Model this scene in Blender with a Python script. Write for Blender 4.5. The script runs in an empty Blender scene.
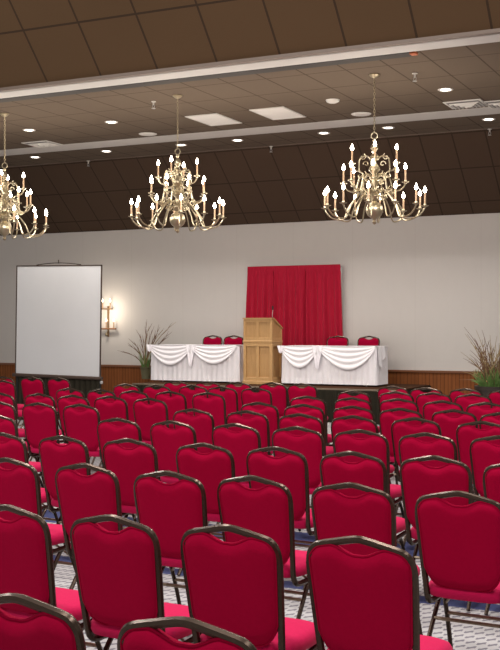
import bpy, math, random
from mathutils import Vector, Matrix
random.seed(7)
PI = math.pi
sc = bpy.context.scene
COL = sc.collection
# room axes: x runs along the far wall, y runs towards it, z is up; the camera stands at (0,0,HC)
TH = math.radians(26); CT, ST = math.cos(TH), math.sin(TH)
F, HZ, HC = 1098.0, 327.0, 1.76
STG = .627            # stage height
CEIL = HC + 3.536     # flat ceiling
WALL = 21.0

def at_n(px, py, n):  # survey of the photograph: the point seen at px,py on the plane y = n
    u = (px - 250) / F
    Z = n / (ST * u + CT)
    return Vector((CT * u * Z - ST * Z, n, HC - (py - HZ) / F * Z))

def at_z(px, py, z):
    Z = (HC - z) * F / (py - HZ); X = (px - 250) / F * Z
    return Vector((CT * X - ST * Z, ST * X + CT * Z, z))

# ------------------------------------------------------------------ materials
class NT:
    def __init__(s, name):
        s.m = bpy.data.materials.new(name); s.m.use_nodes = True
        s.t = s.m.node_tree; s.b = s.t.nodes['Principled BSDF']
    def n(s, typ, **kw):
        o = s.t.nodes.new(typ)
        for k, v in kw.items(): setattr(o, k, v)
        return o
    def l(s, a, b): s.t.links.new(a, b)
    def math(s, op, a, b=None, c=None):
        o = s.n('ShaderNodeMath', operation=op)
        for i, v in enumerate((a, b, c)):
            if v is None: continue
            if isinstance(v, (int, float)): o.inputs[i].default_value = v
            else: s.l(v, o.inputs[i])
        return o.outputs[0]
    def mix(s, f, a, b):
        o = s.n('ShaderNodeMix', data_type='RGBA')
        for i, v in ((0, f), (6, a), (7, b)):
            if isinstance(v, (int, float)): o.inputs[i].default_value = v
            elif isinstance(v, tuple): o.inputs[i].default_value = v + (1,)
            else: s.l(v, o.inputs[i])
        return o.outputs[2]
    def coord(s, kind='Object'):
        c = s.n('ShaderNodeTexCoord'); x = s.n('ShaderNodeSeparateXYZ')
        s.l(c.outputs[kind], x.inputs[0])
        return c.outputs[kind], x.outputs
    def noise(s, vec, scale, detail=3, stretch=None):
        if stretch:
            mp = s.n('ShaderNodeMapping'); mp.inputs['Scale'].default_value = stretch
            s.l(vec, mp.inputs[0]); vec = mp.outputs[0]
        o = s.n('ShaderNodeTexNoise'); o.inputs['Scale'].default_value = scale; o.inputs['Detail'].default_value = detail
        s.l(vec, o.inputs['Vector'])
        return o.outputs[0]
    def bump(s, h, strength=.3, dist=.01):
        o = s.n('ShaderNodeBump'); o.inputs['Strength'].default_value = strength; o.inputs['Distance'].default_value = dist
        s.l(h, o.inputs['Height']); s.l(o.outputs[0], s.b.inputs['Normal'])
    def base(s, v):
        if isinstance(v, tuple): s.b.inputs['Base Color'].default_value = v + (1,)
        else: s.l(v, s.b.inputs['Base Color'])
    def line(s, c, period, width, off=0.):   # 1 on lines of a width at each period
        w = s.math('FRACT', s.math('DIVIDE', s.math('SUBTRACT', c, off - width / 2), period))
        return s.math('LESS_THAN', w, width / period)
    def done(s, rough=.6, metal=0., sheen=0., spec=None):
        s.b.inputs['Roughness'].default_value = rough; s.b.inputs['Metallic'].default_value = metal
        if sheen: s.b.inputs['Sheen Weight'].default_value = sheen
        if spec is not None: s.b.inputs['Specular IOR Level'].default_value = spec
        return s.m

def plain(name, c, rough=.6, metal=0., var=.08, scale=12, sheen=0., bump=0., spec=None, stretch=None):
    k = NT(name); v, _ = k.coord()
    nz = k.noise(v, scale, 3, stretch)
    a = tuple(x * (1 - var) for x in c); b = tuple(min(1, x * (1 + var)) for x in c)
    k.base(k.mix(nz, a, b))
    if bump: k.bump(nz, bump, .004)
    return k.done(rough, metal, sheen, spec)

def emis(name, c, e):
    k = NT(name); k.base(c)
    v, _ = k.coord(); nz = k.noise(v, 20)
    k.b.inputs['Emission Color'].default_value = c + (1,)
    k.l(k.math('MULTIPLY_ADD', nz, e * .1, e * .95), k.b.inputs['Emission Strength'])
    return k.done(.4)

M = {}
M['red'] = plain('crimson_fabric_lit', (.43, .005, .058), .85, var=.1, scale=60, sheen=.05, bump=.15, spec=.08)  # chair fabric on the seats, light from above painted in as paler pink
M['red_pad'] = plain('crimson_back_fabric_shaded', (.335, .0007, .029), .85, var=.1, scale=60, bump=.15, spec=.06)  # same fabric on the backs, their shade painted in as darker crimson
M['bronze'] = plain('bronze_tube', (.055, .035, .024), .27, .7, var=.35, scale=90)
M['bronze_light'] = plain('worn_bronze_tube', (.30, .23, .16), .35, .5, var=.3, scale=60)
M['brass'] = plain('polished_brass', (.43, .365, .25), .3, .9, var=.1, scale=40)
M['dullbrass'] = plain('antique_brass', (.30, .19, .10), .4, .5)
M['bulb_soft'] = emis('soft_candle_bulb', (1., .86, .66), 4.)
M['candle'] = plain('ivory_candle_sleeve', (.42, .27, .16), .6)
M['bulb'] = emis('lit_candle_bulb', (1., .90, .74), 34.)
M['down'] = emis('lit_downlight_lens', (1., .92, .80), 7.)
M['white'] = plain('white_painted_metal', (.66, .64, .60), .5, var=.05)
M['trimwhite'] = plain('off_white_header', (.52, .505, .485), .6, var=.05, scale=4)
M['troffer'] = plain('opal_light_panel', (.80, .78, .74), .5, var=.03)
M['bead_and_shade'] = plain('taupe_bead_and_shade', (.15, .11, .085), .6)
M['strip'] = plain('grey_ceiling_strip', (.58, .56, .53), .6, var=.06, scale=4)
M['ventback'] = plain('shaded_duct', (.20, .19, .18), .7)
M['dark'] = plain('dark_slot', (.02, .015, .012), .7)
M['orange'] = plain('orange_stop', (.5, .12, .03), .6)
M['linen'] = plain('white_linen', (.90, .87, .90), .85, var=.04, scale=40, sheen=.1, spec=.2)
M['screen'] = plain('grey_white_screen_fabric', (.50, .505, .52), .9, var=.02, scale=3, spec=.1)
M['screenframe'] = plain('dark_brown_screen_case', (.045, .026, .018), .5)
M['skirt'] = plain('black_green_skirt_cloth', (.024, .021, .015), .95, var=.3, scale=20, stretch=(1, 1, .1), spec=.05)
M['drape'] = plain('bright_red_drape', (.43, .009, .036), .85, var=.1, scale=30, sheen=.04, stretch=(1, 1, .1), spec=.2)
M['stem'] = plain('dried_brown_stem', (.17, .085, .045), .8, var=.5, scale=6)
M['straw'] = plain('straw_reed', (.34, .24, .11), .8, var=.4, scale=6)
M['green'] = plain('green_grass_blade', (.13, .24, .06), .6, var=.6, scale=5)
M['pot'] = plain('dark_brown_pot', (.035, .025, .02), .5)
M['blackmetal'] = plain('black_metal', (.015, .015, .015), .4, .4)
M['tablewhite'] = plain('pale_table_laminate', (.55, .52, .48), .5)
M['pole'] = plain('satin_aluminium_pole', (.55, .55, .55), .35, .8)

def wood(name, a, b, sx=(14, 14, 1.2), rough=.45):
    k = NT(name); v, _ = k.coord()
    n1 = k.noise(v, 2.2, 5, sx); n2 = k.noise(v, 9, 3, sx)
    f = k.math('MULTIPLY_ADD', n2, .5, k.math('MULTIPLY', n1, .6))
    k.base(k.mix(f, a, b))
    return k.done(rough)
M['oak'] = wood('golden_oak', (.60, .36, .15), (.34, .18, .065))
M['oakframe'] = wood('golden_oak_frame', (.62, .38, .165), (.42, .235, .09))
M['rail'] = wood('dark_wood_rail', (.24, .085, .03), (.14, .05, .018), (1.2, 14, 14))
M['stagetop'] = wood('dark_stage_carpet', (.085, .04, .024), (.05, .026, .016), (8, 8, 8), .95)
M['stagetop'].node_tree.nodes['Principled BSDF'].inputs['Specular IOR Level'].default_value = 0

def m_wainscot():
    k = NT('reddish_brown_wood_panelling'); v, c = k.coord()
    g = k.noise(v, 1.6, 5, (10, 1, .8))
    col = k.mix(g, (.31, .105, .032), (.14, .043, .013))
    fine = k.math('MULTIPLY', k.line(c[0], .075, .016), .5)
    col = k.mix(fine, col, (.03, .012, .006))
    k.base(col)
    return k.done(.6, spec=.12)
M['wainscot'] = m_wainscot()

def m_wall():
    k = NT('pale_vinyl_wallcovering'); v, c = k.coord()
    n = k.noise(v, .5, 4); n2 = k.noise(v, 7, 4, (1, 1, .35))
    col = k.mix(n, (.68, .645, .615), (.63, .595, .565))
    col = k.mix(k.math('MULTIPLY', n2, .3), col  , (.74, .70, .66))
    col = k.mix(k.math('MULTIPLY', k.line(c[0], 1.32, .012), .12), col, (.4, .36, .33))
    k.base(col); k.bump(n2, .12, .004)
    return k.done(.85, spec=.2)
M['wall'] = m_wall()

def m_tiles(name, a, b, seam, px, py, ox, oy, w, axis2=1):
    k = NT(name); v, c = k.coord()
    n = k.noise(v, 90, 3); n2 = k.noise(v, .9, 2)
    col = k.mix(n, a, b)
    col = k.mix(k.math('MULTIPLY', n2, .3), col, tuple(x * .7 for x in a))
    s = k.math('MAXIMUM', k.line(c[0], px, w, ox), k.line(c[axis2], py, w, oy))
    col = k.mix(s, col, seam)
    k.base(col); k.bump(n, .2, .004)
    return k.done(.9, spec=.1)
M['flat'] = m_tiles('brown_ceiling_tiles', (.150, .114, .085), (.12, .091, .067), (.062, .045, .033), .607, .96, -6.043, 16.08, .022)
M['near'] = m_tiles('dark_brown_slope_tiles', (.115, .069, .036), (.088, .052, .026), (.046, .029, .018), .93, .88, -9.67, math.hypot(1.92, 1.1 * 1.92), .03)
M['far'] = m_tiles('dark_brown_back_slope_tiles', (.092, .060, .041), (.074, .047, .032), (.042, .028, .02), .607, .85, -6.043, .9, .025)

def m_carpet():
    k = NT('patterned_light_grey_carpet'); v, c = k.coord()
    u = k.math('DIVIDE', c[0], .062); w = k.math('DIVIDE', c[1], .10)
    row = k.math('FLOOR', w)
    u2 = k.math('FRACT', k.math('ADD', u, k.math('MULTIPLY', row, .5)))
    wv = k.math('MULTIPLY', k.math('SINE', k.math('MULTIPLY', u2, 6.283)), .16)
    vv = k.math('ABSOLUTE', k.math('ADD', k.math('SUBTRACT', k.math('FRACT', w), .5), wv))
    dash = k.math('MULTIPLY', k.math('LESS_THAN', vv, .2), k.math('LESS_THAN', k.math('ABSOLUTE', k.math('SUBTRACT', u2, .5)), .36))
    col = k.mix(k.math('MULTIPLY', dash, .75), (.36, .345, .34), (.085, .075, .10))
    def band(a, b): return k.math('MULTIPLY', k.math('GREATER_THAN', c[1], a), k.math('LESS_THAN', c[1], b))
    bands = k.math('MAXIMUM', band(6.77, 6.95), band(8.1, 8.65))
    nz = k.noise(v, 60, 3)
    navy = k.mix(nz, (.03, .035, .09), (.07, .08, .17))
    k.base(k.mix(bands, col, navy)); k.bump(nz, .3, .005)
    return k.done(.95, spec=.1)
M['carpet'] = m_carpet()

# ------------------------------------------------------------------ mesh building
class MB:
    def __init__(s): s.v = []; s.f = []
    def add(s, vs, fs):
        b = len(s.v); s.v += [Vector(p) for p in vs]; s.f += [tuple(b + i for i in f) for f in fs]
        return s
    def box(s, lo, hi, bev=0.):
        if bev <= 0:
            x0, y0, z0 = lo; x1, y1, z1 = hi
            return s.add([(x0,y0,z0),(x1,y0,z0),(x1,y1,z0),(x0,y1,z0),(x0,y0,z1),(x1,y0,z1),(x1,y1,z1),(x0,y1,z1)],
                         [(3,2,1,0),(4,5,6,7),(0,1,5,4),(1,2,6,5),(2,3,7,6),(3,0,4,7)])
        # chamfered box: three shrunken slabs hulled by rings along z
        x0, y0, z0 = lo; x1, y1, z1 = hi; rings = []
        for z, i in ((z0, bev), (z0 + bev, 0), (z1 - bev, 0), (z1, bev)):
            a, b, c, d = x0 + i, x1 - i, y0 + i, y1 - i; e = bev
            rings.append([(a+e,c,z),(b-e,c,z),(b,c+e,z),(b,d-e,z),(b-e,d,z),(a+e,d,z),(a,d-e,z),(a,c+e,z)])
        return s.rings(rings)
    def rings(s, rings, cap=True, closed=True):
        n = len(rings[0]); vs = [p for r in rings for p in r]; fs = []
        for i in range(len(rings) - 1):
            for j in range(n if closed else n - 1):
                k = (j + 1) % n
                fs.append((i*n+j, i*n+k, (i+1)*n+k, (i+1)*n+j))
        if cap and closed:
            fs.append(tuple(reversed(range(n)))); fs.append(tuple((len(rings)-1)*n + j for j in range(n)))
        return s.add(vs, fs)
    def tube(s, pts, r, n=8, r2=None, closed=False):
        pts = [Vector(p) for p in pts]; N = len(pts); rad = r if isinstance(r, (list, tuple)) else [r] * N
        rings = []; prev = None
        for i, p in enumerate(pts):
            a = pts[(i - 1) % N] if closed or i > 0 else pts[i]; b = pts[(i + 1) % N] if closed or i < N - 1 else pts[i]
            t = (b - a).normalized()
            if prev is None:
                up = Vector((0, 0, 1)) if abs(t.z) < .9 else Vector((0, 1, 0))
                u = t.cross(up).normalized()
            else:
                u = (prev - t * prev.dot(t)).normalized()
            prev = u; w = t.cross(u)
            q = (r2 or 1.) 
            rings.append([p + (u * math.cos(2*PI*j/n) + w * math.sin(2*PI*j/n) * q) * rad[i] for j in range(n)])
        if closed: rings.append(rings[0])
        return s.rings(rings, cap=not closed)
    def lathe(s, prof, n=16, o=(0, 0, 0)):
        ox, oy, oz = o
        return s.rings([[(ox + max(r, 1e-4) * math.cos(2*PI*j/n), oy + max(r, 1e-4) * math.sin(2*PI*j/n), oz + z) for j in range(n)] for r, z in prof])
    def grid(s, fn, nu, nv):
        vs = [fn(i / nu, j / nv) for j in range(nv + 1) for i in range(nu + 1)]; w = nu + 1
        return s.add(vs, [(j*w+i, j*w+i+1, (j+1)*w+i+1, (j+1)*w+i) for j in range(nv) for i in range(nu)])
    def mesh(s, name, mat, smooth=True):
        me = bpy.data.meshes.new(name); me.from_pydata([tuple(p) for p in s.v], [], s.f); me.update()
        me.materials.append(mat)
        if smooth:
            for p in me.polygons: p.use_smooth = True
            try: me.set_sharp_from_angle(angle=math.radians(42))
            except Exception: pass
        return me
    def obj(s, name, mat, parent=None, smooth=True):
        o = bpy.data.objects.new(name, s.mesh(name, mat, smooth)); COL.objects.link(o)
        if parent: o.parent = parent
        return o

def smooth_path(p, k=6):      # Catmull-Rom
    p = [Vector(q) for q in p]; out = []
    for i in range(len(p) - 1):
        a, b, c, d = p[max(i-1, 0)], p[i], p[i+1], p[min(i+2, len(p)-1)]
        for j in range(k):
            t = j / k
            out.append(.5 * ((2*b) + (c-a)*t + (2*a-5*b+4*c-d)*t*t + (3*b-a-3*c+d)*t**3))
    out.append(p[-1]); return out

def tag(o, label=None, cat=None, group=None, kind=None):
    for k, v in (('label', label), ('category', cat), ('group', group), ('kind', kind)):
        if v: o[k] = v
    return o
def empty(name, loc=(0, 0, 0), rz=0.):
    o = bpy.data.objects.new(name, None); COL.objects.link(o); o.location = loc; o.rotation_euler = (0, 0, rz)
    o.empty_display_size = .1
    return o
def copy_tree(o, parent=None):
    c = o.copy(); COL.objects.link(c); c.parent = parent
    for ch in list(o.children): copy_tree(ch, c)
    return c
def struct(o): return tag(o, kind='structure')

# ------------------------------------------------------------------ room shell
X0, X1, Y0 = -24.0, 9.0, -6.0
struct(MB().box((X0, Y0, -.12), (X1, WALL + .2, 0)).obj('floor', M['carpet'], smooth=False))
WT = HC + .1041 * WALL                                   # top of the far wall
struct(MB().box((X0, WALL, 0), (X1, WALL + .2, WT)).obj('wall_far', M['wall'], smooth=False))
EDGE = 19.43; CREASE = 13.12
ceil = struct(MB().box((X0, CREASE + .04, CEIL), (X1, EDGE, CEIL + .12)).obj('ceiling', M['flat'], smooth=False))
def slope(name, y0, z0, y1, z1, mat):   # sloping ceiling panel; its own y runs down the slope
    L = math.hypot(y1 - y0, z1 - z0)
    o = MB().box((X0, 0, 0), (X1, L, .1)).obj(name, mat, smooth=False)
    o.location = (0, y0, z0); o.rotation_euler = (math.atan2(z1 - z0, y1 - y0), 0, 0)
    return struct(o)
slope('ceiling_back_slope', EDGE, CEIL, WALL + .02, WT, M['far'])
TOPN, TOPZ = 11.2, CEIL + 1.1 * (CREASE - 11.2)
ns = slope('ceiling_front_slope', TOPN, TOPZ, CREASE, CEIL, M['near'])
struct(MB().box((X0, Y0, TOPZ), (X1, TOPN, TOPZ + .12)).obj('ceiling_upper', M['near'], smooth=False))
# header of the folding partition: white band with a dark track slot beside it
struct(MB().box((X0, CREASE - .03, CEIL - .012), (X1, CREASE + .05, CEIL + .05)).obj('shade_line', M['bead_and_shade'], smooth=False))  # thin shadow line above the white band, put in as a taupe strip
struct(MB().box((X0, CREASE + .05, CEIL - .02), (X1, CREASE + .40, CEIL + .05), .01).obj('trim_1', M['trimwhite'], smooth=False))
tr = struct(MB().box((X0, CREASE + .41, CEIL - .022), (-4.35, CREASE + .62, CEIL + .05)).obj('trim_2', M['dark'], smooth=False))
MB().box((-4.35, CREASE + .46, CEIL - .03), (-4.26, CREASE + .57, CEIL + .02), .008).obj('track_stop', M['orange'], tr)
struct(MB().box((X0, 17.54, CEIL - .006), (X1, 18.14, CEIL + .02)).obj('trim_3', M['strip'], smooth=False))
struct(MB().box((X0, EDGE - .03, CEIL - .012), (X1, EDGE + .03, CEIL + .03)).obj('trim_4', M['bead_and_shade'], smooth=False))
# wainscot and its rail
RZ = .905
struct(MB().box((X0, WALL - .02, 0), (X1, WALL, RZ - .03)).obj('trim_7', M['wainscot'], smooth=False))
struct(MB().box((X0, WALL - .045, RZ - .05), (X1, WALL, RZ), .008).obj('trim_5', M['rail'], smooth=False))
struct(MB().box((X0, WALL - .035, 0), (X1, WALL - .02, .12)).obj('baseboard_far', M['rail'], smooth=False))

# ------------------------------------------------------------------ ceiling fittings
def downlight(x, y, label):
    t = empty('recessed_downlight', (x, y, CEIL)); tag(t, label, 'ceiling light', 'recessed downlights in the flat ceiling')
    MB().lathe([(.075, -.004), (.105, -.012), (.115, -.004), (.115, .01), (.075, .01)], 20).obj('trim_ring', M['white'], t)
    MB().lathe([(0, -.006), (.076, -.006), (.076, .004), (0, .004)], 20).obj('lens', M['down'], t)
rowB = [(-14.03, 18.57), (-12.27, 18.57), (-10.54, 18.57), (-9.32, 18.57), (-7.56, 18.57), (-6.33, 18.57), (-4.54, 18.57)]
wordsB = ['leftmost lit downlight beyond the grey ceiling strip', 'second lit downlight from the left beyond the grey ceiling strip',
          'lit downlight beyond the grey strip, just past the middle chandelier stem', 'lit downlight beyond the grey strip, right of the middle chandelier chain',
          'lit downlight beyond the grey strip, midway between the middle and right chandeliers', 'lit downlight beyond the grey strip, beside the right chandelier chain',
          'rightmost lit downlight beyond the grey ceiling strip']
for (x, y), w in zip(rowB, wordsB): downlight(x, y, w)
for (x, y), w in zip([(-12.2, 15.97), (-10.45, 15.97), (-4.55, 15.97)],
                     ['lit downlight nearer than the grey strip, above the left ceiling vent', 'lit downlight nearer than the grey strip, left of the middle chandelier chain',
                      'lit downlight nearer than the grey strip, before the right louvred vent']): downlight(x, y, w)
def disc(name, x, y, r, label, cat, h=.03):
    t = MB().lathe([(0, -h), (r * .55, -h), (r * .9, -h * .6), (r, 0), (0, .005)], 20).obj(name, M['white']); t.location = (x, y, CEIL)
    return tag(t, label, cat)
disc('ceiling_speaker', -6.33, 17.19, .17, 'large white round ceiling speaker beside the right chandelier chain', 'speaker', .02)
disc('ceiling_speaker', -10.5, 17.26, .17, 'large white round ceiling speaker left of the middle chandelier chain', 'speaker', .02)
disc('smoke_detector', -6.34, 15.94, .11, 'small white round smoke detector nearer than the right ceiling speaker', 'smoke detector', .045)
def light_panel(x, y, label):
    t = empty('ceiling_light_panel', (x, y, CEIL)); tag(t, label, 'ceiling light', 'unlit square light panels')
    a, b = .305, .47
    m = MB()
    for lo, hi in (((-a, -b, -.012), (a, -b + .03, .01)), ((-a, b - .03, -.012), (a, b, .01)), ((-a, -b + .03, -.012), (-a + .03, b - .03, .01)), ((a - .03, -b + .03, -.012), (a, b - .03, .01))):
        m.box(lo, hi)
    m.obj('frame', M['white'], t, False)
    MB().box((-a + .03, -b + .03, -.008), (a - .03, b - .03, .005)).obj('diffuser', M['troffer'], t, False)
light_panel(-8.755, 16.55, 'unlit white ceiling light panel nearer the middle chandelier')
light_panel(-7.54, 16.52, 'unlit white ceiling light panel nearer the right chandelier')
def vent(x, y, label, wx=.3, wy=.28):
    t = empty('ceiling_vent', (x, y, CEIL)); tag(t, label, 'vent', 'louvred ceiling vents')
    MB().box((-wx, -wy, -.012), (wx, wy, .01), .006).obj('frame', M['white'], t, False)
    MB().box((-wx + .04, -wy + .04, -.014), (wx - .04, wy - .04, -.0115)).obj('backing', M['ventback'], t, False)
    for i in range(4):
        r = .05 + .06 * i
        m = MB()
        pts = [(-r * wx / .3, wy - .04, -.016), (-r * wx / .3, wy - .05 - r * 1.6 , -.016), (r * wx / .3, wy - .05 - r * 1.6, -.016), (r * wx / .3, wy - .04, -.016)]
        m.tube(pts, .016, 4); m.obj('louvre', M['white'], t, False)
vent(-4.55, 17.13, 'white louvred ceiling vent with nested square blades at far right')
vent(-12.88, 17.28, 'white louvred ceiling vent above the left chandelier')
vent(-3.98, 17.35, 'cut off white louvred ceiling vent at the right edge')
def sprinkler(loc, label):
    t = empty('sprinkler_head', loc); tag(t, label, 'sprinkler', 'sprinkler heads')
    MB().lathe([(0, 0), (.035, 0), (.04, -.01), (.014, -.015), (.014, -.06), (0, -.06)], 12).obj('escutcheon', M['white'], t)
    m = MB().lathe([(0, -.115), (.03, -.115), (.032, -.11), (0, -.108)], 12)
    m.tube([(-.014, 0, -.058), (-.02, 0, -.085), (-.006, 0, -.11)], .004, 5); m.tube([(.014, 0, -.058), (.02, 0, -.085), (.006, 0, -.11)], .004, 5)
    m.obj('deflector', M['pole'], t)
sprinkler((-8.9, 14.8, CEIL), 'small sprinkler head on the tan ceiling left of the middle chandelier canopy')
sprinkler((-4.64, 14.75, CEIL), 'small sprinkler head on the tan ceiling right of the right chandelier canopy')
for px, w in ((87, 'sprinkler head at the dark slope edge above the projection screen'), (270, 'sprinkler head at the dark slope edge between middle and right chandeliers'),
              (489, 'sprinkler head at the dark slope edge at far right')):
    p = at_n(px, 150, EDGE - .06); sprinkler((p.x, EDGE - .01, CEIL - .011), w)

# ------------------------------------------------------------------ chandeliers
def arm_pts(R, zc, z0, drop):    # S-shaped arm in the plane x-z
    return smooth_path([(.045, 0, z0), (.10, 0, z0 + .055), (.20, 0, z0 + .02), (.36 * R + .1, 0, z0 - .12 - drop * .3), (.62 * R, 0, zc - drop), (.84 * R, 0, zc - drop + .015), (.96 * R, 0, zc - drop * .45), (R, 0, zc - .01)], 4)
def make_chandelier():
    t = empty('chandelier')
    # z measured from the ceiling
    m = MB().lathe([(0, 0), (.075, 0), (.075, -.015), (.045, -.04), (.012, -.055), (0, -.055)], 16); m.obj('canopy', M['brass'], t)
    m = MB(); z = -.055; k = 0
    while z > -.80:
        pts = []
        for j in range(8):
            a = 2 * PI * j / 8
            p = (.013 * math.cos(a), 0, .026 * math.sin(a)) if k % 2 else (0, .013 * math.cos(a), .026 * math.sin(a))
            pts.append((p[0], p[1], z - .02 + p[2]))
        m.tube(pts, .004, 4, closed=True); z -= .04; k += 1
    m.obj('chain', M['brass'], t)
    m = MB(); m.tube([(.045 * math.cos(2*PI*j/14), 0, -.86 + .045 * math.sin(2*PI*j/14)) for j in range(14)], .008, 6, closed=True); m.obj('ring', M['brass'], t)
    prof = [(0, -.90), (.02, -.905), (.028, -.93), (.015, -.955), (.03, -.975), (.05, -1.01), (.055, -1.04), (.03, -1.075), (.02, -1.10), (.045, -1.13), (.06, -1.15), (.045, -1.175),
            (.022, -1.20), (.03, -1.24), (.05, -1.27), (.075, -1.31), (.08, -1.34), (.05, -1.375), (.025, -1.41), (.04, -1.45), (.07, -1.48), (.085, -1.50), (.07, -1.525),
            (.035, -1.56), (.028, -1.62), (.05, -1.66), (.085, -1.69), (.09, -1.71), (.06, -1.745), (.04, -1.78), (.06, -1.80), (.10, -1.83), (.122, -1.88), (.122, -1.92), (.10, -1.97), (.06, -2.005), (.03, -2.02), (.02, -2.05), (.032, -2.07), (.02, -2.095), (0, -2.105)]
    MB().lathe(prof, 18).obj('column', M['brass'], t)
    tiers = [(12, .70, -1.86, -1.68, .16, 4), (8, .43, -1.52, -1.46, .12, 8), (4, .31, -1.245, -1.20, .11, 12)]
    # (arms, radius, candle foot z, root z, drop, turn)
    for n, R, zc, z0, drop, turn in tiers:
        pts = arm_pts(R, zc, z0, drop); rr = [.011] * len(pts)
        am = MB().tube(pts, .0112, 6)
        # scroll under the root of the arm
        sp = [(.10 + .05 * R + (.045 - .004 * i) * math.cos(.7 * i), 0, z0 - .055 + (.045 - .004 * i) * math.sin(.7 * i)) for i in range(9)]
        am.tube(sp, .0085, 5)
        am.tube([(.07 + .3 * R + (.05 - .0045 * i) * math.cos(.7 * i + 2), 0, z0 + .045 + (.05 - .0045 * i) * math.sin(.7 * i + 2)) for i in range(9)], .0075, 5)
        am.lathe([(.0, -.03), (.014, -.026), (.018, -.012), (.05, 0), (.052, .006), (.02, .006), (.016, .03), (0, .03)], 12, (R, 0, zc))
        ame = am.mesh('arm', M['brass'])
        cme = MB().lathe([(0, 0), (.0125, 0), (.0125, .165), (.010, .17), (0, .17)], 10, (R, 0, zc + .015)).mesh('candle', M['candle'])
        bme = MB().lathe([(0, 0), (.014, .004), (.024, .022), (.0235, .036), (.013, .062), (.003, .088), (0, .089)], 10, (R, 0, zc + .185)).mesh('bulb', M['bulb'])
        for i in range(n):
            a = bpy.data.objects.new('arm', ame); COL.objects.link(a); a.parent = t; a.rotation_euler = (0, 0, math.radians(turn) + 2 * PI * i / n)
            c = bpy.data.objects.new('candle', cme); COL.objects.link(c); c.parent = a
            b = bpy.data.objects.new('bulb', bme); COL.objects.link(b); b.parent = a
    return t
ch = make_chandelier()
ch['category'] = 'chandelier'; ch['group'] = 'brass chandeliers in a row'
for i, (x, w) in enumerate([(-8.335, 'three tiered brass candle chandelier hanging in the middle, above the plant and white table'),
                            (-5.17, 'three tiered brass candle chandelier hanging nearest, at right above the bare wall'),
                            (-11.63, 'three tiered brass candle chandelier half cut off, above the projection screen')]):
    o = ch if i == 0 else copy_tree(ch)
    o.location = (x, 14.57, CEIL); o.rotation_euler = (0, 0, math.radians((0, 9, 17)[i])); o['label'] = w

# ------------------------------------------------------------------ stage
SL, SR, SF = -11.8, -6.27, 18.82
st = empty('stage_platform', ((SL + SR) / 2, SF, 0)); tag(st, 'low dark stage platform with black pleated skirt below the white tables', 'stage')
hw = (SR - SL) / 2
MB().box((-hw, 0, STG - .05), (hw, WALL - .06 - SF, STG), .008).obj('deck', M['stagetop'], st, False)
MB().box((-hw - .012, -.012, STG - .035), (hw + .012, 0, STG + .004), .004).obj('edge_strip', plain('worn_edge_strip', (.16, .12, .08), .5), st, False)
def pleat(a, pitch, amp, ph=0): return amp * math.sin(2 * PI * a / pitch + ph) + .35 * amp * math.sin(2 * PI * a / (pitch * 2.7) + 1.3)
m = MB()
NN = 420
m.grid(lambda u, v: (-hw + 2 * hw * u, -.03 + pleat(u * 2 * hw, .09, .018) * (.5 + .5 * v), (STG - .036) * (1 - v) + .01), NN, 3)
m.grid(lambda u, v: (-hw - .0 + pleat(u * 2.1, .09, .015) - .02, -.03 + u * 2.1, (STG - .036) * (1 - v) + .01), 140, 3)
m.grid(lambda u, v: (hw + pleat(u * 2.1, .09, .015) + .02, -.03 + u * 2.1, (STG - .036) * (1 - v) + .01), 140, 3)
m.obj('pleated_skirt', M['skirt'], st)
MB().box((-hw + .1, .1, 0), (hw - .1, WALL - .2 - SF, STG - .05)).obj('underframe', M['blackmetal'], st, False)

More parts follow.
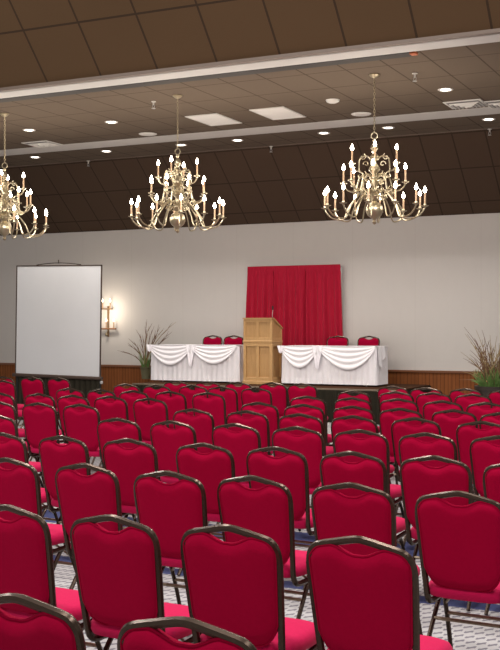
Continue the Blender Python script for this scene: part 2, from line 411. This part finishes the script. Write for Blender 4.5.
# ------------------------------------------------------------------ head tables
TZ = 1.392
def head_table(xa, xb, yf, yb, name_lab, cloth_lab, swags, endswag):
    w = xb - xa; d = yb - yf
    t = empty('folding_table', (xa, yf, STG + .0045)); tag(t, name_lab, 'table', 'folding tables on the stage')
    h = TZ - STG
    MB().box((.03, .03, h - .045), (w - .03, d - .03, h - .012), .008).obj('tabletop', M['tablewhite'], t, False)
    for x in (.22, w - .22):
        for y in (.08, d - .08):
            MB().tube([(x, y, 0), (x, y, h - .04)], .016, 8).obj('leg', M['tablewhite'], t)
    c = empty('tablecloth', (xa, yf, STG)); tag(c, cloth_lab, 'tablecloth', 'white table linens')
    # pleated skirt round the table: front and both ends
    m = MB(); per = [(0, d), (0, 0), (w, 0), (w, d)]; tot = 2 * d + w
    def P(u):
        a = u * tot
        if a < d: return (0, d - a, -1, 0, a)
        if a < d + w: return (a - d, 0, 0, -1, a)
        return (w, a - d - w, 1, 0, a)
    zb = .035
    def sk(u, v):
        x, y, nx, ny, a = P(u); o = .012 + (pleat(a, .115, .012) + .012) * (.25 + .75 * v)
        return (x + nx * o, y + ny * o, (h - .012) * (1 - v) + zb * v)
    m.grid(sk, 330, 6); m.obj('table_skirt', M['linen'], c)
    MB().grid(lambda u, v: (-.03 + (w + .06) * u, -.03 + (d + .06) * v, h + .002 * math.sin(9 * u)), 10, 4).obj('cloth_top', M['linen'], c)
    for (u0, u1, drop, skew) in swags:
        m = MB()
        def sw(u, v):
            s = math.sin(PI * u ** skew)
            dd = .05 + drop * max(0., s) ** .8
            fold = .5 + .5 * math.cos(2 * PI * 4.2 * v + .6 * math.sin(3 * u))
            out = .045 + (.015 * fold * (.2 + .8 * s)) + .025 * v
            return (w * (u0 + (u1 - u0) * u), -out, h + .004 - dd * v ** 1.12)
        m.grid(sw, 36, 30); m.obj('swag', M['linen'], c)
    for (uc, ww, drop) in [(s[0] + .01, .09, .16) for s in swags[:1]] + [(swags[0][1], .13, swags[0][2] * 1.3)]:
        m = MB()
        def tl(u, v):
            return (w * uc + (u - .5) * ww * (1.7 - v * 1.2), -.062 - .022 * math.cos(u * 4 * PI) - .02 * v, h + .006 - drop * v * (1 - .35 * abs(u - .45)))
        m.grid(tl, 14, 8); m.obj('tail', M['linen'], c)
    if endswag:
        m = MB()
        def es(u, v):
            return (w + .03 + .02 * math.cos(u * 5 * PI) + .025 * v, -.05 + u * .5, h + .004 - (.42 - .5 * abs(u - .35)) * v)
        m.grid(es, 16, 8); m.obj('end_drop', M['linen'], c)
head_table(-11.84, -9.82, 19.62, 20.26, 'white folding table hidden under the left table linens', 'white linen with two even swags and pleated skirt on the left head table',
           [(-.012, .48, .37, 1.0), (.48, .985, .33, 1.0)], True)
head_table(-8.86, -6.93, 19.62, 20.26, 'folding table with pale legs peeping below the right table linens', 'white linen with one long lopsided swag on the right head table',
           [(-.012, .40, .38, 1.05), (.40, 1.0, .40, 1.1)], True)

# ------------------------------------------------------------------ lectern
lx, ly = -9.615, 19.42; W, D = .62, .47
t = empty('lectern', (lx, ly, STG + .0045)); tag(t, 'golden oak panelled lectern standing between the two white tables', 'lectern')
Hf, Hb, Hm = 1.285, 1.09, .845
MB().box((-.02, -.02, 0), (W + .02, D + .02, .075), .01).obj('plinth', M['oakframe'], t, False)
MB().box((.03, .03, .07), (W - .03, D - .02, Hm)).obj('lower_cabinet', M['oak'], t, False)
MB().box((-.012, -.012, Hm - .03), (W + .012, D + .01, Hm + .025), .01).obj('moulding', M['oakframe'], t, False)
prof = [(0, Hm), (D, Hm), (D, Hb), (.06, Hf), (0, Hf)]
MB().rings([[(.012, y + .012 if y == 0 else y, z) for y, z in prof], [(W - .012, y + .012 if y == 0 else y, z) for y, z in prof]]).obj('upper_box', M['oak'], t, False)
MB().rings([[(-.015, y, z) for y, z in ((-.015, Hf + .002), (.06, Hf + .002), (D + .02, Hb + .002), (D + .02, Hb + .022), (.065, Hf + .024), (-.015, Hf + .024))],
            [(W + .015, y, z) for y, z in ((-.015, Hf + .002), (.06, Hf + .002), (D + .02, Hb + .002), (D + .02, Hb + .022), (.065, Hf + .024), (-.015, Hf + .024))]]).obj('reading_top', M['oakframe'], t, False)
m = MB()   # raised frames of the front
def rail(m, x0, x1, z0, z1, y0=-.005, y1=.03): m.box((x0, y0, z0), (x1, y1, z1), .004)
rail(m, 0, .055, .075, Hm - .03); rail(m, W - .055, W, .075, Hm - .03); rail(m, W/2 - .03, W/2 + .03, .13, Hm - .09); rail(m, .055, W - .055, .075, .14); rail(m, .055, W - .055, Hm - .10, Hm - .03)
rail(m, 0, .05, Hm + .025, Hf); rail(m, W - .05, W, Hm + .025, Hf); rail(m, W/2 - .028, W/2 + .028, Hm + .07, Hf - .05); rail(m, .05, W - .05, Hm + .025, Hm + .075); rail(m, .05, W - .05, Hf - .055, Hf)
m.obj('front_frame', M['oakframe'], t, False)
m, m4 = MB(), MB()
for y0, y1, z0, z1 in ((0, .055, .075, Hm - .03), (D - .055, D, .075, Hm - .03), (.055, D - .055, .075, .14), (.055, D - .055, Hm - .10, Hm - .03), (0, .05, Hm + .025, Hf - .01), (.05, D, Hm + .025, Hm + .075), (D - .05, D, Hm + .075, Hb)):
    m.box((W - .03, y0, z0), (W + .004, y1, z1), .003); m4.box((-.004, y0, z0), (.03, y1, z1), .003)
m.obj('side_frame', M['oakframe'], t, False); m4.obj('side_frame', M['oakframe'], t, False)
t2 = empty('microphone', (lx + W - .06, ly + .15, STG + 1.30)); tag(t2, 'black gooseneck microphone standing on the oak lectern', 'microphone')
MB().lathe([(0, 0), (.03, 0), (.03, .012), (.01, .02), (0, .02)], 12).obj('base', M['blackmetal'], t2)
MB().tube(smooth_path([(0, 0, .015), (0, 0, .09), (.003, .01, .14), (-.006, .03, .17)], 4), .006, 6).obj('gooseneck', M['pole'], t2)
MB().tube([(-.006, .03, .165), (-.016, .05, .20), (-.024, .065, .25)], [.010, .017, .013], 8).obj('head', M['blackmetal'], t2)

# ------------------------------------------------------------------ red drape behind the lectern
xl, xr, zt = -10.22, -8.12, 3.02
t = empty('pipe_and_drape', ((xl + xr) / 2, 20.86, STG + .0045)); tag(t, 'tall bright red pleated drape hung on a pole against the far wall', 'curtain')
hw = (xr - xl) / 2; hz = zt - STG
MB().tube([(-hw - .01, 0, hz - .035), (hw + .01, 0, hz - .035)], .018, 8).obj('crossbar', M['pole'], t)
for s in (-1, 1):
    MB().tube([(s * (hw - .02), .055, 0), (s * (hw - .02), .055, hz - .02)], .016, 8).obj('upright', M['pole'], t)
    MB().box((s * (hw - .02) - .15, -.02, 0), (s * (hw - .02) + .15, .10, .012), .004).obj('base_plate', M['pole'], t, False)
edges = [-hw, -hw + .60, -hw + 1.32, hw]
for i in range(3):
    a, b = edges[i], edges[i + 1]
    def fn(u, v, a=a, b=b, i=i):
        spread = 1 + .075 * v
        x = a + (b - a) * u
        s = a + (b - a) * u
        amp = .008 + .022 * min(1, v * 3)
        tuck = .05 * (min(u, 1 - u) < .02) * (i > 0 or u > .5) * (i < 2 or u < .5)
        y = -.005 + amp * (math.sin(2 * PI * s / .125 + i) + .8 * math.sin(2 * PI * s / .31 + 2 * i + v)) + tuck
        if v < .045: y = -.026 + .004 * math.sin(2 * PI * s / .05)
        return (x * spread, y, hz + .01 - (hz - .02) * v)
    MB().grid(fn, 90, 46).obj('panel', M['drape'], t)

# ------------------------------------------------------------------ projection screen with its skirt
SN = 17.0
c00 = at_n(15.2, 373.2, SN); c10 = at_n(100.6, 377, SN); c01 = at_n(16.6, 265.2, SN); c11 = at_n(103.3, 265.0, SN)
sw_, sh_ = (c10 - c00).length, ((c01 - c00).length + (c11 - c10).length) / 2
roll = -math.atan2(c00.z - c10.z, c10.x - c00.x)
t = empty('projection_screen', (c00.x, SN, 0)); tag(t, 'large grey white projection screen with dark border above a black skirt', 'projection screen')
def on(p, dy=0.):    # point of the leaning screen in the thing's own space: p = (along, up)
    e = Vector((math.cos(roll), 0, math.sin(roll))); u = Vector((-math.sin(roll) , 0, math.cos(roll)))
    q = e * p[0] + u * p[1]
    return (q.x, dy, c00.z + q.z)
def slab(a, b, y0, y1):
    m = MB(); A = [on((a[0], a[1])), on((b[0], a[1])), on((b[0], b[1])), on((a[0], b[1]))]
    return m.rings([[(x, y0, z) for x, _, z in A], [(x, y1, z) for x, _, z in A]])
slab((.02, .0), (sw_ - .02, sh_ - .02), -.004, .004).obj('screen_fabric', M['screen'], t, False)
m = slab((0, 0), (.022, sh_), -.012, .006); m2 = slab((sw_ - .022, 0), (sw_, sh_), -.012, .006); m.add(m2.v, m2.f); m2 = slab((0, sh_ - .022), (sw_, sh_), -.012, .006); m.add(m2.v, m2.f)
m.obj('border', M['screenframe'], t, False)
m = MB(); m.tube([on((-.05, -.03)), on((sw_ + .03, -.03))], .035, 10); m.obj('case', M['screenframe'], t)
m = MB(); m.tube(smooth_path([on((sw_ * .24, sh_ + .005)), on((sw_ * .36, sh_ + .03)), on((sw_ * .5, sh_ + .042)), on((sw_ * .64, sh_ + .03)), on((sw_ * .76, sh_ + .005))], 5), .009, 6)
m.tube([on((sw_ * .5, sh_ + .03)), on((sw_ * .5, sh_ + .10))], .012, 6); m.obj('top_handle', M['screenframe'], t)
for x in (.03, sw_ - .03):
    m = MB(); p = on((x, 0)); m.tube([(p[0], .03, 0), (p[0], .03, p[2] + .3)], .018, 8); m.box((p[0] - .03, -.22, 0), (p[0] + .03, .28, .02), .004); m.obj('leg', M['blackmetal'], t)
def dsk(u, v):
    p = on((u * sw_, -.05)); return (p[0] + .0, .01 + pleat(u * sw_, .12, .035) * (.4 + .6 * v), p[2] * (1 - v) + .012 * v)
MB().grid(dsk, 170, 4).obj('pleated_skirt', M['skirt'], t)
kb = on((sw_ + .02, -.10)); MB().lathe([(0, -.03), (.025, -.025), (.03, 0), (.025, .025), (0, .03)], 10, (kb[0], 0, kb[2])).obj('knob', M['pole'], t)

# ------------------------------------------------------------------ wall sconce
p = at_n(108.5, 328, WALL)
t = empty('wall_sconce', (p.x, WALL, p.z)); tag(t, 'brass two tier candle wall sconce glowing beside the projection screen', 'wall light')
MB().box((-.028, -.02, -.2), (.028, 0, .50), .008).obj('back_plate', M['dullbrass'], t)
k = MB().lathe([(0, -.19), (.02, -.175), (.035, -.14), (.015, -.11), (0, -.1)], 10, (0, -.09, 0)); k.tube([(0, -.02, -.05), (0, -.09, -.12)], .008, 6); k.obj('finial', M['brass'], t)
wood_bar = MB().box((-.26, -.12, -.035), (.26, -.06, .0), .008).obj('candle_bar', wood('sconce_wood_bar', (.35, .17, .08), (.22, .10, .045), (2, 14, 14)), t)
MB().box((-.15, -.11, .42), (.15, -.06, .445), .006).obj('candle_bar', M['dullbrass'], t)
for x, z in ((-.2, 0), (0, 0), (.2, 0), (-.1, .445), (.1, .445)):
    a = MB().lathe([(0, 0), (.013, 0), (.013, .14), (0, .14)], 8, (x, -.09, z)).obj('candle', M['candle'], t)
    MB().lathe([(0, 0), (.012, .004), (.019, .022), (.0185, .036), (.010, .062), (0, .085)], 8, (x, -.09, z + .14)).obj('bulb', M['bulb_soft'], a)
sconce_at = Vector((p.x + .12, WALL - .42, p.z + .40))

# ------------------------------------------------------------------ plants
def blade(m, base, tip, bend, r0, n=6):
    b, e = Vector(base), Vector(tip); mid = (b + e) / 2 + Vector(bend)
    pts = []
    for i in range(n + 1):
        q = i / n; pts.append(b * (1 - q) ** 2 + mid * 2 * q * (1 - q) + e * q * q)
    m.tube(pts, [max(.0015, r0 * (1 - .8 * i / n)) for i in range(n + 1)], 4); return pts
def pot(t, r, h, mat):
    MB().lathe([(0, 0), (r * .7, 0), (r * .92, h * .9), (r, h * .9), (r * 1.03, h), (r * .9, h), (r * .86, h * .93), (0, h * .93)], 20).obj('pot', mat, t)
p = at_n(146, 380, 20.55)
t = empty('potted_plant', (p.x, 20.55, STG)); tag(t, 'spiky dried brown stems in a pot behind the left table end', 'plant')
pot(t, .13, .26, plain('olive_pot', (.13, .12, .06), .6))
m, m3 = MB(), MB()
for px, py in ((122, 352), (128, 345), (134, 343), (146, 322), (152, 330), (156, 335), (160, 327), (176, 322), (172, 332), (166, 338), (140, 334), (149, 326), (155, 341), (163, 330), (144, 340)):
    q = at_n(px, py, 20.55 + random.uniform(-.25, .2)) - Vector((p.x, 20.55, STG))
    b = (random.uniform(-.06, .06), random.uniform(-.05, .05), .24)
    pts = blade(m if random.random() < .7 else m3, b, q, (q.x * -.25, 0, .12), .013)
    for kk in range(4):          # narrow dry leaves along the stem
        a = pts[2 + kk]; d = (pts[3 + kk if 3 + kk < len(pts) else -1] - a) if kk < 4 else Vector((0, 0, 1))
        if d.length < 1e-4: d = Vector((0, 0, .1))
        d.normalize(); blade(m, a, a + d * .17 + Vector((random.uniform(-.07, .07), random.uniform(-.04, .04), .03)), (0, 0, 0), .008, 3)
m.obj('stems', M['stem'], t); m3.obj('reeds', M['straw'], t)
m = MB()
for i in range(40):
    a = random.uniform(0, 2 * PI); r = random.uniform(.02, .2)
    blade(m, (r * .4 * math.cos(a), r * .4 * math.sin(a), .22), (r * math.cos(a), r * .8 * math.sin(a), random.uniform(.38, .68)), (0, 0, .03), .009, 4)
m.obj('grass', M['green'], t)

p = at_n(494, 386, 19.8)
t = empty('potted_plant', (p.x, 19.8, 0)); tag(t, 'tall brown reeds and green grass in a dark planter by the wainscot', 'plant')
pot(t, .34, p.z, M['pot'])
z0 = p.z - .06
g, b1, s1 = MB(), MB(), MB()
for i in range(230):
    a = random.uniform(0, 2 * PI); r = random.uniform(.05, .46); h = random.uniform(.14, .46) * (1.15 - r)
    blade(g, (r * .5 * math.cos(a), r * .5 * math.sin(a), z0), (r * math.cos(a), r * math.sin(a), z0 + h), (0, 0, .1), .012, 4)
tips = [(464, 327), (467, 334), (463, 358), (474, 338), (479, 345), (484, 338), (488, 341), (492, 345), (497, 336), (502, 331), (506, 340), (470, 350), (482, 330), (510, 338), (499, 343), (490, 335), (476, 330), (516, 336), (522, 344), (468, 362)]
for px, py in tips + [(x + random.uniform(-6, 8), y + random.uniform(6, 26)) for x, y in tips * 2]:
    q = at_n(px, py, 19.8 + random.uniform(-.25, .25)) - Vector((p.x, 19.8, 0))
    bb = (random.uniform(-.16, .16), random.uniform(-.14, .14), z0)
    mm = b1 if random.random() < .55 else s1
    pts = blade(mm, bb, q, (q.x * -.15, 0, .1), .011)
    for kk in range(3):
        a = pts[2 + kk]; blade(mm, a, a + Vector((random.uniform(-.1, .1), random.uniform(-.06, .06), random.uniform(.05, .16))), (0, 0, .02), .009, 3)
g.obj('grass', M['green'], t); b1.obj('reeds', M['stem'], t); s1.obj('straw', M['straw'], t)

# ------------------------------------------------------------------ banquet chairs
def lean(z): return -.185 - .095 * max(0., z - .43) / .53
def make_chair():
    root = empty('banquet_chair')
    half = [(0, .944), (.035, .940), (.10, .926), (.165, .911), (.192, .899), (.210, .877), (.219, .845), (.2205, .79), (.213, .65), (.204, .50), (.200, .43)]
    right = [(x, lean(z), z) for x, z in half] + [(.199, -.168, .388), (.199, -.135, .366), (.199, -.06, .362), (.199, .06, .368), (.199, .16, .376)]
    path = [(-x, y, z) for x, y, z in reversed(right[1:])] + right
    m = MB().tube(smooth_path(path, 3), .0158, 8); m.obj('back_frame', M['bronze'], root)
    # padded back, scalloped below the peak of the frame
    def ztop(x):
        a = abs(x)
        z = .940 - .031 * (a / .165) if a < .165 else .909 - .55 * (a - .165) - 11 * (a - .165) ** 2
        return z - .003 - .056 * (math.cos(PI * min(a, .115) / .23) ** 1.5)
    def hwid(z): return .190 + .0235 * min(1, max(0, (z - .45) / .40))
    def pad(u, v, side):
        s = 2 * u - 1
        zb = .452 + .085 * abs(s) ** 7 + .02 * s * s
        z = zb + (ztop(s * .207) - zb) * v
        x = s * hwid(z)
        e = max(0., (1 - abs(s) ** 6) * (1 - abs(2 * v - 1) ** 10))
        th = .010 + .024 * e ** .5
        return (x, lean(z) + (-th if side else th * 1.15), z)
    m = MB(); NU, NV = 26, 16
    m.grid(lambda u, v: pad(u, v, True), NU, NV); m.grid(lambda u, v: pad(1 - u, v, False), NU, NV)
    rim = [(i / NU, 0) for i in range(NU)] + [(1, j / NV) for j in range(NV)] + [(1 - i / NU, 1) for i in range(NU)] + [(0, 1 - j / NV) for j in range(NV)]
    m.rings([[pad(u, v, True) for u, v in rim], [pad(u, v, False) for u, v in rim]], cap=False)
    m.tube([Vector(pad(u, v, True)) + Vector((0, -.001, 0)) for u, v in rim], .0055, 5, closed=True)   # piping
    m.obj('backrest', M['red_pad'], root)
    # seat cushion
    def ring(k, z):
        out = []
        for j in range(36):
            a = 2 * PI * j / 36; c, s_ = math.cos(a), math.sin(a); e = .42
            x = math.copysign(abs(c) ** e, c); y = math.copysign(abs(s_) ** e, s_)
            wx = .228 - .014 * (y < 0) * -y
            out.append((x * (wx - k), .01 + y * (.222 - k), z))
        return out
    m = MB().rings([ring(.03, .398), ring(.008, .405), ring(0, .425), ring(.0, .445), ring(.010, .463), ring(.035, .474), ring(.09, .481), ring(.15, .484)])
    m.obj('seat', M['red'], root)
    for s in (-1, 1):
        MB().tube(smooth_path([(s * .199, .03, .366), (s * .200, -.02, .33), (s * .207, -.16, .15), (s * .213, -.265, .012)], 4), .0125, 7).obj('leg', M['bronze'], root)
        MB().tube(smooth_path([(s * .199, .02, .366), (s * .200, .08, .34), (s * .207, .165, .17), (s * .213, .225, .012)], 4), .0125, 7).obj('leg', M['bronze'], root)
    m = MB(); m.tube([(-.203, -.075, .265), (.203, -.075, .265)], .0095, 6); m.obj('stretcher', M['bronze_light'], root)
    m = MB(); m.tube([(-.204, .13, .245), (.204, .13, .245)], .0095, 6)
    for s in (-1, 1): m.tube([(s * .203, .10, .30), (s * .12, .03, .39)], .007, 5)
    m.obj('stretcher', M['bronze_light'], root)
    return root

# seats found in the photo: (x, y) of the peak of each back
SEATS = {
 'cam1': (2.65, [(-2.08, 2.66), (-1.494, 2.65)]),
 'cam2': (3.97, [(-3.165, 3.98), (-2.591, 3.96), (-2.036, 3.97), (-1.473, 3.97)]),
 'cam3': (5.32, [(-4.304, 5.41), (-3.712, 5.39), (-3.104, 5.31), (-2.59, 5.34), (-2.015, 5.32), (-1.438, 5.28)]),
 'cam4': (6.69, [(-5.37, 6.69), (-4.82, 6.70), (-4.26, 6.73), (-3.628, 6.70), (-3.083, 6.71), (-2.523, 6.67), (-1.972, 6.67), (-1.425, 6.60)]),
 'cam5': (8.12, [(-6.52, 8.05), (-5.307, 8.21), (-4.738, 8.18), (-4.131, 8.18), (-3.55, 8.14), (-3.00, 8.12), (-2.457, 8.10), (-1.903, 8.11)]),
 'st5': (9.45, [(-7.66, 9.49), (-7.15, 9.52), (-6.63, 9.54), (-5.25, 9.47), (-4.67, 9.50), (-4.06, 9.38), (-3.53, 9.38), (-2.96, 9.42), (-2.33, 9.30)]),
 'st4': (10.6, [(-8.66, 10.75), (-8.15, 10.86), (-7.60, 10.78), (-7.10, 10.82), (-6.49, 10.70), (-5.07, 10.61), (-4.52, 10.54), (-3.97, 10.53), (-3.44, 10.46), (-2.91, 10.50), (-2.40, 10.38)]),
 'st3': (11.85, [(-8.51, 12.0), (-7.97, 11.93), (-7.45, 11.89), (-6.95, 11.95), (-6.39, 11.92), (-5.01, 11.80), (-4.45, 11.79), (-3.92, 11.85), (-3.38, 11.74), (-2.87, 11.66)]),
 'st2': (13.2, [(-10.62, 13.26), (-8.41, 13.23), (-7.90, 13.21), (-7.40, 13.36), (-6.87, 13.21), (-6.35, 13.19), (-4.92, 13.07), (-4.38, 13.14), (-3.895, 13.14), (-3.39, 13.08)]),
 'st1': (14.3, [(-11.45, 14.3), (-10.95, 14.40), (-10.45, 14.43), (-8.21, 14.30), (-7.70, 14.34), (-7.21, 14.38), (-6.71, 14.50), (-6.21, 14.42), (-4.82, 14.33), (-4.31, 14.19), (-3.77, 14.18), (-3.24, 14.13)]),
}
ORD = ['first', 'second', 'third', 'fourth', 'fifth', 'sixth', 'seventh', 'eighth', 'ninth']
ROWCAM = {'cam1': 'row nearest the camera', 'cam2': 'second row from the camera', 'cam3': 'third row from the camera', 'cam4': 'fourth row from the camera', 'cam5': 'fifth row from the camera'}
ROWST = {'st1': 'front row by the stage', 'st2': 'second row from the stage', 'st3': 'third row from the stage', 'st4': 'fourth row from the stage', 'st5': 'fifth row from the stage'}
def chair_labels():
    for key, (_, pts) in SEATS.items():
        pts = sorted(pts)
        if key in ('cam1', 'cam2', 'cam3', 'cam4'):
            for i, p in enumerate(pts):
                w = 'leftmost in the' if i == 0 else ('rightmost in the' if i == len(pts) - 1 else ORD[i] + ' from the left in the')
                yield p, 'red padded banquet chair, %s %s' % (w, ROWCAM[key])
        else:
            R = [p for p in pts if p[0] > -5.8]; Lm = [p for p in pts if -9 < p[0] <= -5.8][::-1]; Fl = [p for p in pts if p[0] <= -9]
            row = ROWCAM.get(key) or ROWST[key]
            for i, p in enumerate(R): yield p, 'red banquet chair, %s, %s seat right of the centre aisle' % (row, ORD[i])
            for i, p in enumerate(Lm): yield p, 'red banquet chair, %s, %s seat left of the centre aisle' % (row, ORD[i])
            for i, p in enumerate(Fl):
                yield p, 'red banquet chair, %s, below the projection screen%s' % (row, (', ' + ['leftmost', 'middle', 'rightmost'][i]) if len(Fl) == 3 else '')
proto = make_chair(); first = True
for (x, y), lab in chair_labels():
    o = proto if first else copy_tree(proto); first = False
    rz = math.radians(-3 + random.uniform(-1.5, 1.5))
    off = Matrix.Rotation(rz, 3, 'Z') @ Vector((0, lean(.947), 0))
    o.location = (x - off.x, y - off.y, 0); o.rotation_euler = (0, 0, rz)
    tag(o, lab, 'chair', 'red banquet chairs in the audience rows')
for px, lab in ((213, 'red chair behind the left white table, the one farther from the lectern'), (234, 'red chair behind the left white table, right beside the lectern'),
                (338, 'red chair behind the right white table, against the red drape'), (369, 'red chair behind the right white table, against the pale wall')):
    q = at_n(px, 338, 20.68); o = copy_tree(proto); rz = PI
    o.location = (q.x, 20.68 + lean(.947), STG); o.rotation_euler = (0, 0, rz)
    tag(o, lab, 'chair', 'red chairs behind the head tables')

# ------------------------------------------------------------------ light
w = bpy.data.worlds.new('World'); sc.world = w; w.use_nodes = True
bg = w.node_tree.nodes['Background']; bg.inputs[0].default_value = (1., .965, .94, 1); bg.inputs[1].default_value = .50
def lamp(kind, loc, e, size=.1, color=(1, .965, .94), rot=(0, 0, 0), **kw):
    d = bpy.data.lights.new('lamp', kind); d.energy = e; d.color = color
    if kind == 'AREA':
        d.shape = 'RECTANGLE'; d.size = size if not isinstance(size, tuple) else size[0]; d.size_y = size if not isinstance(size, tuple) else size[1]
    elif kind in ('POINT', 'SPOT'): d.shadow_soft_size = size
    for k_, v_ in kw.items(): setattr(d, k_, v_)
    o = bpy.data.objects.new('lamp', d); COL.objects.link(o); o.location = loc; o.rotation_euler = rot
    return o
for x in (-11.63, -8.335, -5.17):
    for i in range(4): lamp('POINT', (x + 1.05 * math.cos(i * PI / 2 + .6), 14.57 + 1.05 * math.sin(i * PI / 2 + .6), CEIL - 1.5), 32, .3, (1, .9, .78))
for x, y in rowB + [(-12.2, 15.97), (-10.45, 15.97), (-7.56, 15.97), (-4.55, 15.97)]:
    lamp('SPOT', (x, y, CEIL - .03), 165, .07, (1, .955, .90), spot_size=math.radians(110), spot_blend=.8)
for x in (-10, -6, -2, 2):
    for y in (1.5, 5.5, 9.5): lamp('AREA', (x, y, TOPZ - .06), 185, (1.2, .6))
lamp('POINT', sconce_at, 14, .12, (1, .86, .68))

# ------------------------------------------------------------------ camera and view
cd = bpy.data.cameras.new('camera'); cam = bpy.data.objects.new('camera', cd); COL.objects.link(cam)
cam.location = (0, 0, HC); cam.rotation_euler = (PI / 2, 0, TH)
cd.sensor_fit = 'HORIZONTAL'; cd.sensor_width = 36; cd.lens = F / 500 * 36
cd.shift_y = (HZ - 325) / 500; cd.clip_start = .05; cd.clip_end = 200
sc.camera = cam
sc.view_settings.view_transform = 'Standard'; sc.view_settings.look = 'None'
sc.view_settings.exposure = 0.; sc.view_settings.gamma = 1.
